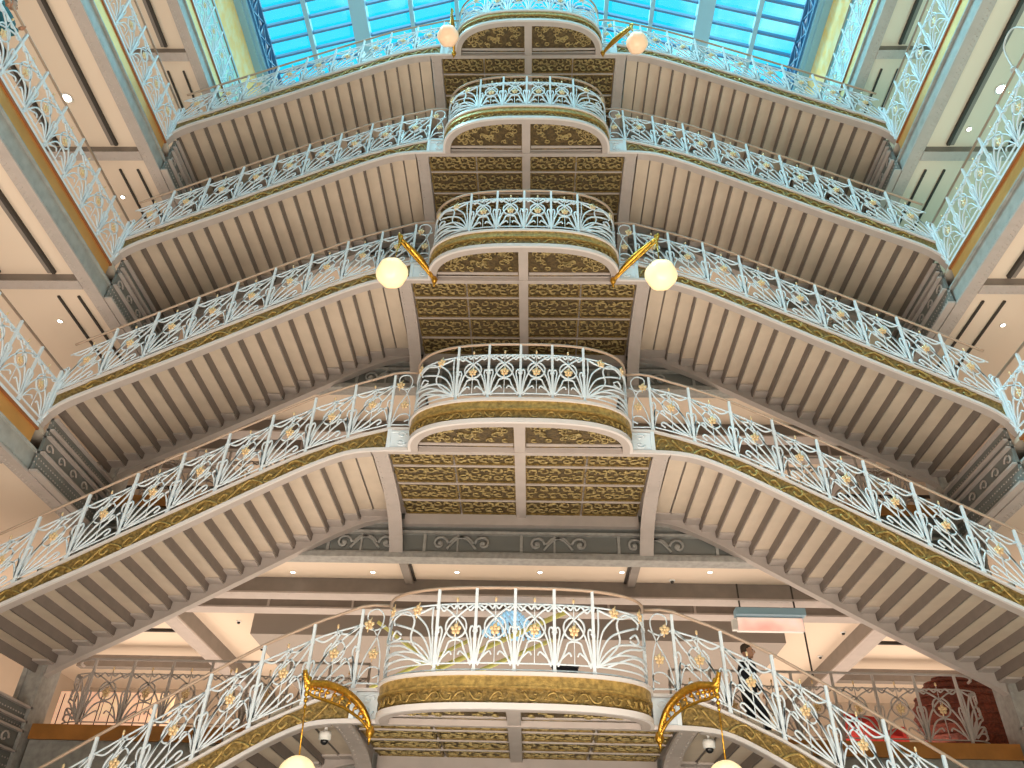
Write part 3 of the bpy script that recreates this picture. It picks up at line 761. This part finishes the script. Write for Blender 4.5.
def detector(x, y, z, label):
    t = thing('smoke_detector', label, 'smoke detector', (x, y, z), 'ceiling detectors')
    MB().lathe([(.07, 0), (.07, -.02), (.05, -.03), (.001, -.03)], n=12).build('base', WHITE, t); MB().ball((0, 0, -.04), .042, 10).build('dome', BLACK, t)
detector(3.366, 16.968, zc1, 'dark dome detector on the ceiling right of the lowest landing')
detector(-7.369, 20.131, zc1, 'dark dome detector on the peach panel left of the grey bulkhead, upper')
detector(-7.369, 22.321, zc1, 'dark dome detector on the peach panel left of the grey bulkhead, lower')
detector(8.159, 20.175, zc1, 'dark dome detector on the peach panel right of the hanging screen, upper')
detector(8.152, 22.132, zc1, 'dark dome detector on the peach panel right of the hanging screen, lower')
def cctv(p, label):
    t = thing('security_camera', label, 'security camera', p, 'dome security cameras')
    MB().lathe([(.085, 0), (.095, -.04), (.09, -.11), (.07, -.12)], n=16).build('housing', WHITE, t)
    MB().ball((0, 0, -.125), .062, 12).build('dome', BLACK, t)
    MB().box(-.02, .02, -.02, .02, 0, .09).build('mount', WHITE, t)
cctv((-2.86, 12.75, ZF[0] - .56), 'white dome camera under the head of the lowest left flight')
cctv((2.90, 12.75, ZF[0] - .56), 'white dome camera under the head of the lowest right flight')

# ------------------------------------------------------------------ the lit shop floor behind the lowest flights
mb = MB().box(-6.6, 6.3, 19.0, 27.0, zc1 - .70, zc1 + .01)
tag(struct('ceiling_bulkhead', mb, GREY), 'grey dropped bulkhead')
Z0 = ZF[0]
t = thing('hanging_screen', 'wide hanging display screen with pink gradient and pale blue top bar', 'screen', Vector((5.43, 17.1, 7.736)))
MB().box(-.72, .72, 0, .12, -.22, .08).build('case', WHITE, t); [MB().box(q - .015, q + .015, .03, .06, .2, 1.0).build('suspension_rod', DARK, t) for q in (-.6, .6)]
MB().box(-.70, .70, -.012, 0, -.21, .06).build('display', SCREEN, t)
MB().box(-.74, .76, -.16, .12, .09, .24).build('top_bar', LTBLUE, t)
MB().box(.70, .73, .04, .07, -1.2, .3).build('suspension_rod', DARK, t).location = (0, 0, 0)
MB().box(-.82, -.72, 0, .12, -.2, .02).build('bracket', WHITE, t)
t = thing('display_wall', 'backlit peach and pink display wall behind the left back balustrade', 'display', (-9.2, 18.6, Z0))
MB().box(-1.3, 1.3, 0, .15, .05, 1.45).build('panel', PINK, t); MB().box(-1.35, 1.35, -.2, .3, 0, .08).build('plinth', CREAM, t)
mb = MB()
for i in range(9): mb.box(-1.2 + i * .29, -1.185 + i * .29, -.02, 0, .1, 1.4)
mb.build('grid_lines', DARK, t)
t = thing('wicker_pod', 'big dark red woven pod chair behind the right back balustrade', 'chair', (8.95, 17.0, Z0))
mb = MB(); secs = []
for i in range(13):
    a = PI * i / 12; secs.append([(.95 * max(.02, math.sin(a)) * math.cos(2 * PI * j / 24), .6 * max(.02, math.sin(a)) * math.sin(2 * PI * j / 24), .85 - .85 * math.cos(a)) for j in range(24)])
mb.strip(secs, 0, True)
for i in range(1, 14):
    a = PI * i / 14; mb.tube([(.96 * math.sin(a) * math.cos(2 * PI * j / 24), .61 * math.sin(a) * math.sin(2 * PI * j / 24), .85 - .86 * math.cos(a)) for j in range(25)], .022, 4)
mb.build('woven_shell', WICKER, t)
MB().lathe([(.45, 0), (.45, .06), (.1, .1)], n=16).build('foot', DARK, t)
def armchair(x, y, rot, m, label):
    t = thing('armchair', label, 'armchair', (x, y, Z0), rz=rot)
    MB().box(-.38, .38, -.36, .36, .2, .45).build('seat', m, t); MB().box(-.40, .40, .26, .42, .2, .95).build('backrest', m, t)
    for q in (-1, 1): MB().box(q * .36, q * .48, -.36, .4, .15, .64).build('armrest', m, t)
    for a in (-1, 1):
        for b in (-1, 1): MB().box(a * .34 - .02, a * .34 + .02, b * .3 - .02, b * .3 + .02, 0, .2).build('leg', DARK, t)
armchair(7.1, 17.0, .4, RED, 'red armchair beside the woven pod chair'); armchair(7.8, 18.6, -.2, RED, 'red armchair half hidden behind the woven pod chair')
for x, y, h, m_, lb in ((5.4, 17.8, 1.1, CREAM, 'tall cream vase on the shop floor right of the walking man'), (4.6, 18.4, .9, CREAM, 'short cream vase on the shop floor nearest the hanging screen')):
    t = tag(MB().lathe([(.001, 0), (.16, 0), (.26, h * .35), (.2, h * .7), (.08, h * .85), (.12, h), (.09, h), (.05, h * .85), (.001, h * .8)], n=20).build('floor_vase', m_, loc=(x, y, Z0)), lb, 'vase')
t = thing('display_counter', 'long pale shop counter behind the lowest landing', 'counter', (0, 18.4, Z0))
MB().box(-3.2, 3.2, 0, .7, 0, .92).build('body', CREAM, t); MB().box(-3.3, 3.3, -.05, .75, .92, .98).build('worktop', WHITE, t)
for x, lb in ((1.55, 'black handbag on the pale counter, left one'), (2.0, 'black handbag on the pale counter, right one')):
    t = thing('handbag', lb, 'bag', (x, 18.7, Z0 + .98)); mb = MB()
    mb.strip([[(-.18 + .02 * q, -.07 + .02 * q, .24 * q), (.18 - .02 * q, -.07 + .02 * q, .24 * q), (.18 - .02 * q, .07 - .02 * q, .24 * q), (-.18 + .02 * q, .07 - .02 * q, .24 * q)] for q in (0, 1)]); mb.build('body', BLACK, t)
    MB().tube(crom([(-.1, 0, .24), (-.08, 0, .4), (.08, 0, .4), (.1, 0, .24)], 4), .012, 5).build('handle', BLACK, t)
# lime slanted poles of the light installation and the blue crystal chandelier
ps = thing('pole_sculpture', 'lime yellow slanted poles crossing behind the lowest balcony', 'sculpture', (0.1, 17.1, Z0))
def pole(p, q_, r):
    p, q_ = Vector(p), Vector(q_); v = (p - q_).normalized(); low = p if p.z < q_.z else q_; hi = q_ if p.z < q_.z else p
    v = (hi - low).normalized(); low = low - v * ((low.z - Z0 - .04) / v.z)
    MB().tube([tuple(low - ps.location), tuple(hi - ps.location)], r, 8).build('pole', LIME, ps)
pole((-1.862, 17.0, 6.65), (-3.12, 17.0, 7.53), .04); pole((-1.698, 17.1, 6.599), (0.992, 17.1, 7.861), .055)
pole((-0.727, 17.2, 6.647), (0.682, 17.2, 7.27), .045); pole((-2.158, 17.3, 6.734), (-1.152, 17.3, 7.248), .04)
MB().box(-6, 6, -.35, .45, 0, .05).build('base', DARK, ps)
t = thing('chandelier', 'pale blue crystal chandelier hanging behind the lowest balcony', 'chandelier', Vector((-0.218, 17.8, 8.096)))
mb = MB()
for i in range(8):
    rr = .12 + .075 * i; n = 8 + 3 * i
    for j in range(n):
        a = 2 * PI * j / n + i; mb.ball((rr * math.cos(a), .6 * rr * math.sin(a), -.07 * i), .045, 6, 0, (.8, .8, 1.4))
mb.build('crystals', CRYST, t)
MB().tube([(0, 0, 0), (0, 0, zc1 - 8.096 - .4)], .012, 5).build('rod', DARK, t)
MB().lathe([(.001, 0), (.14, 0), (.12, .05), (.001, .06)], n=12).build('canopy', WHITE, t)
t = tag(MB().box(-.28, .28, 0, .06, 0, 1.9).box(-.3, .3, -.03, .09, 1.9, 1.95).build('banner', CLOTH, loc=(0.974, 17.6, Z0)), 'tall black banner panel behind the lowest balcony', 'banner')
t = thing('shop_shelving', 'dark shop shelving along the far back wall', 'shelving', (0, 26.5, Z0))
MB().box(-7, 7, 0, .5, 0, 2.6).build('carcass', WALLM, t)
for i in range(4): MB().box(-6.9, 6.9, -.12, 0, .5 + .55 * i, .54 + .55 * i).build('shelf', BEAM, t)

# ------------------------------------------------------------------ people
def skin_chain(nodes, edges, mats, name, parent, sub=2):
    me = bpy.data.meshes.new(name); me.from_pydata([n[0] for n in nodes], edges, [])
    o = bpy.data.objects.new(name, me); C.objects.link(o); o.parent = parent
    sk = o.modifiers.new('skin', 'SKIN')
    for i, n in enumerate(nodes): me.skin_vertices[0].data[i].radius = (n[1], n[2] if len(n) > 2 else n[1])
    me.skin_vertices[0].data[0].use_root = True
    ss = o.modifiers.new('sub', 'SUBSURF'); ss.levels = sub; ss.render_levels = sub
    me.materials.append(mats); return o
def head(t, c, f, name='head'):
    """c: head centre; f: unit facing in XY"""
    mb = MB(); secs = []
    F = Vector((f[0], f[1], 0)).normalized(); Rr = Vector((F.y, -F.x, 0)); c = Vector(c)
    for z, a, b, sh in ((-.125, .035, .045, .035), (-.11, .055, .065, .025), (-.08, .066, .085, .012), (-.04, .072, .096, .004), (0, .077, .100, 0), (.04, .079, .100, -.004), (.08, .070, .088, -.008), (.11, .045, .055, -.01), (.122, .012, .015, -.01)):
        secs.append([tuple(c + Rr * a * math.cos(2 * PI * j / 16) + F * (b * math.sin(2 * PI * j / 16) + sh) + Vector((0, 0, z))) for j in range(16)])
    mb.strip(secs, 0, True)
    nz = c + F * .108; mb.tube([tuple(nz + Vector((0, 0, .02))), tuple(nz + F * .014 + Vector((0, 0, -.012))), tuple(nz + F * .018 + Vector((0, 0, -.032))), tuple(nz - F * .008 + Vector((0, 0, -.04)))], [.008, .012, .015, .008], 6)
    for q in (-1, 1):
        mb.ball(tuple(c + F * .088 + Rr * .03 * q + Vector((0, 0, .012))), .012, 8, 1)
        mb.ball(tuple(c + Rr * .080 * q - F * .005 + Vector((0, 0, -.005))), .030, 8, 0, (.5, .8, 1.1))
    mb.tube([tuple(c + F * .092 + Rr * -.022 + Vector((0, 0, -.066))), tuple(c + F * .100 + Vector((0, 0, -.064))), tuple(c + F * .092 + Rr * .022 + Vector((0, 0, -.066)))], .006, 5, 2)
    mb.tube([tuple(c + Vector((0, 0, -.09)) - F * .01), tuple(c + Vector((0, 0, -.2)) - F * .03)], [.052, .058], 12)
    mb.build(name, [SKIN, BLACK, RED], t)
    hb = MB(); secs = []
    for z, a, b, sh in ((-.03, .074, .060, -.046), (.01, .082, .082, -.028), (.05, .084, .096, -.014), (.09, .073, .090, -.012), (.12, .045, .055, -.012), (.132, .01, .012, -.012)):
        secs.append([tuple(c + Rr * a * math.cos(2 * PI * j / 16) + F * (b * math.sin(2 * PI * j / 16) + sh) + Vector((0, 0, z))) for j in range(16)])
    hb.strip(secs, 0, True); hb.build('hair', HAIR, t)
def hand(t, w0, d, m=SKIN):
    """a relaxed hand from wrist w0, pointing along d"""
    d = Vector(d).normalized(); w0 = Vector(w0); sd = d.cross(Vector((0, 1, 0))).normalized() if abs(d.y) < .9 else Vector((1, 0, 0)); nn = d.cross(sd)
    mb = MB(); mb.tube([tuple(w0), tuple(w0 + d * .04), tuple(w0 + d * .085)], [.026, .036, .034], 8)
    for i, L in enumerate((.062, .074, .070, .055)):
        b = w0 + d * .08 + sd * (-.027 + .018 * i)
        mb.tube([tuple(b), tuple(b + d * L * .5 + nn * .006), tuple(b + d * L * .85 + nn * .022)], [.0095, .0085, .007], 6)
    b = w0 + d * .03 + sd * -.03
    mb.tube([tuple(b), tuple(b + d * .03 - sd * .022), tuple(b + d * .058 - sd * .026)], [.012, .010, .008], 6)
    mb.build('hand', m, t)
# man in black walking down the lowest right flight, facing right
px = 3.92; zt = ZF[0] + bot(px) + .16 + .05
man = thing('person', 'man in black coat walking down the lowest right flight, short dark hair', 'person', (px, 13.95, ZF[0] + bot(px) + .41))
sc_ = 1.0
body = [((0, 0, .98), .15, .12), ((.0, 0, 1.12), .15, .12), ((.01, 0, 1.30), .19, .13), ((.02, 0, 1.45), .16, .10), ((.03, 0, 1.53), .06, .06),
        ((-.02, .10, .92), .095), ((.02, .11, .52), .068), ((-.10, .11, .12), .05),
        ((.02, -.10, .92), .095), ((.20, -.11, .50), .068), ((.16, -.11, .02), .05),
        ((.02, .21, 1.42), .07), ((-.05, .26, 1.14), .052), ((.06, .25, .90), .040),
        ((.02, -.21, 1.42), .07), ((.03, -.26, 1.14), .052), ((.16, -.25, .93), .040)]
skin_chain(body, [(0, 1), (1, 2), (2, 3), (3, 4), (0, 5), (5, 6), (6, 7), (0, 8), (8, 9), (9, 10), (3, 11), (11, 12), (12, 13), (3, 14), (14, 15), (15, 16)], CLOTH, 'clothed_body', man)
head(man, (.07, 0, 1.67), (1, -.15)); hand(man, (.08, .25, .88), (.3, 0, -1)); hand(man, (.18, -.25, .91), (.4, 0, -1))
for x_, y_, z_ in ((-.06, .11, .06), (.20, -.11, -.04)): MB().ball((x_, y_, z_), .10, 10, 0, (1.5, .55, .5)).build('shoe', BLACK, man)
# person in a teal jacket leaning on the upper left gallery rail
lean = thing('person', 'person in a dark teal padded jacket at the left gallery balustrade, only the back showing', 'person', (-9.50, 7.47, ZF[2]))
bd = [((0, 0, .95), .20, .18), ((0, 0, 1.15), .23, .21), ((.03, 0, 1.38), .24, .21), ((.05, 0, 1.52), .12, .12),
      ((0, .11, .85), .10), ((0, .12, .48), .075), ((0, .12, .06), .06), ((0, -.11, .85), .10), ((0, -.12, .48), .075), ((0, -.12, .06), .06),
      ((.05, .25, 1.42), .09), ((.10, .30, 1.18), .075), ((.28, .22, 1.20), .055), ((.05, -.25, 1.42), .09), ((.10, -.30, 1.18), .075), ((.28, -.22, 1.20), .055)]
skin_chain(bd, [(0, 1), (1, 2), (2, 3), (0, 4), (4, 5), (5, 6), (0, 7), (7, 8), (8, 9), (2, 10), (10, 11), (11, 12), (2, 13), (13, 14), (14, 15)], TEAL, 'clothed_body', lean)
head(lean, (.08, 0, 1.70), (.6, 1)); hand(lean, (.30, .22, 1.21), (1, 0, .1)); hand(lean, (.30, -.22, 1.21), (1, 0, .1))

# curved standing lamp on the right gallery, second opening up
q = [Vector(p_) for p_ in [(9.35, 8.144, 15.531), (9.35, 8.221, 15.936), (9.35, 8.465, 16.293), (9.35, 8.793, 16.222), (9.35, 8.852, 15.635)]]
fl = Vector((9.35, q[0].y - .1, ZF[2]))
t = thing('floor_lamp', 'thin curved standing lamp behind the upper right gallery balustrade', 'lamp', fl)
MB().tube([(0, 0, .03)] + crom([tuple(p_ - fl) for p_ in q], 6), .018, 6).build('pole', RIM, t)
MB().lathe([(.001, 0), (.16, 0), (.16, .03), (.001, .035)], n=20).build('base', RIM, t)
e_ = q[-1] - fl
MB().lathe([(.02, .04), (.05, 0), (.075, -.07), (.07, -.07), (.04, 0)], e_.x, e_.y, e_.z, n=14).build('lamp_shade', RIM, t)
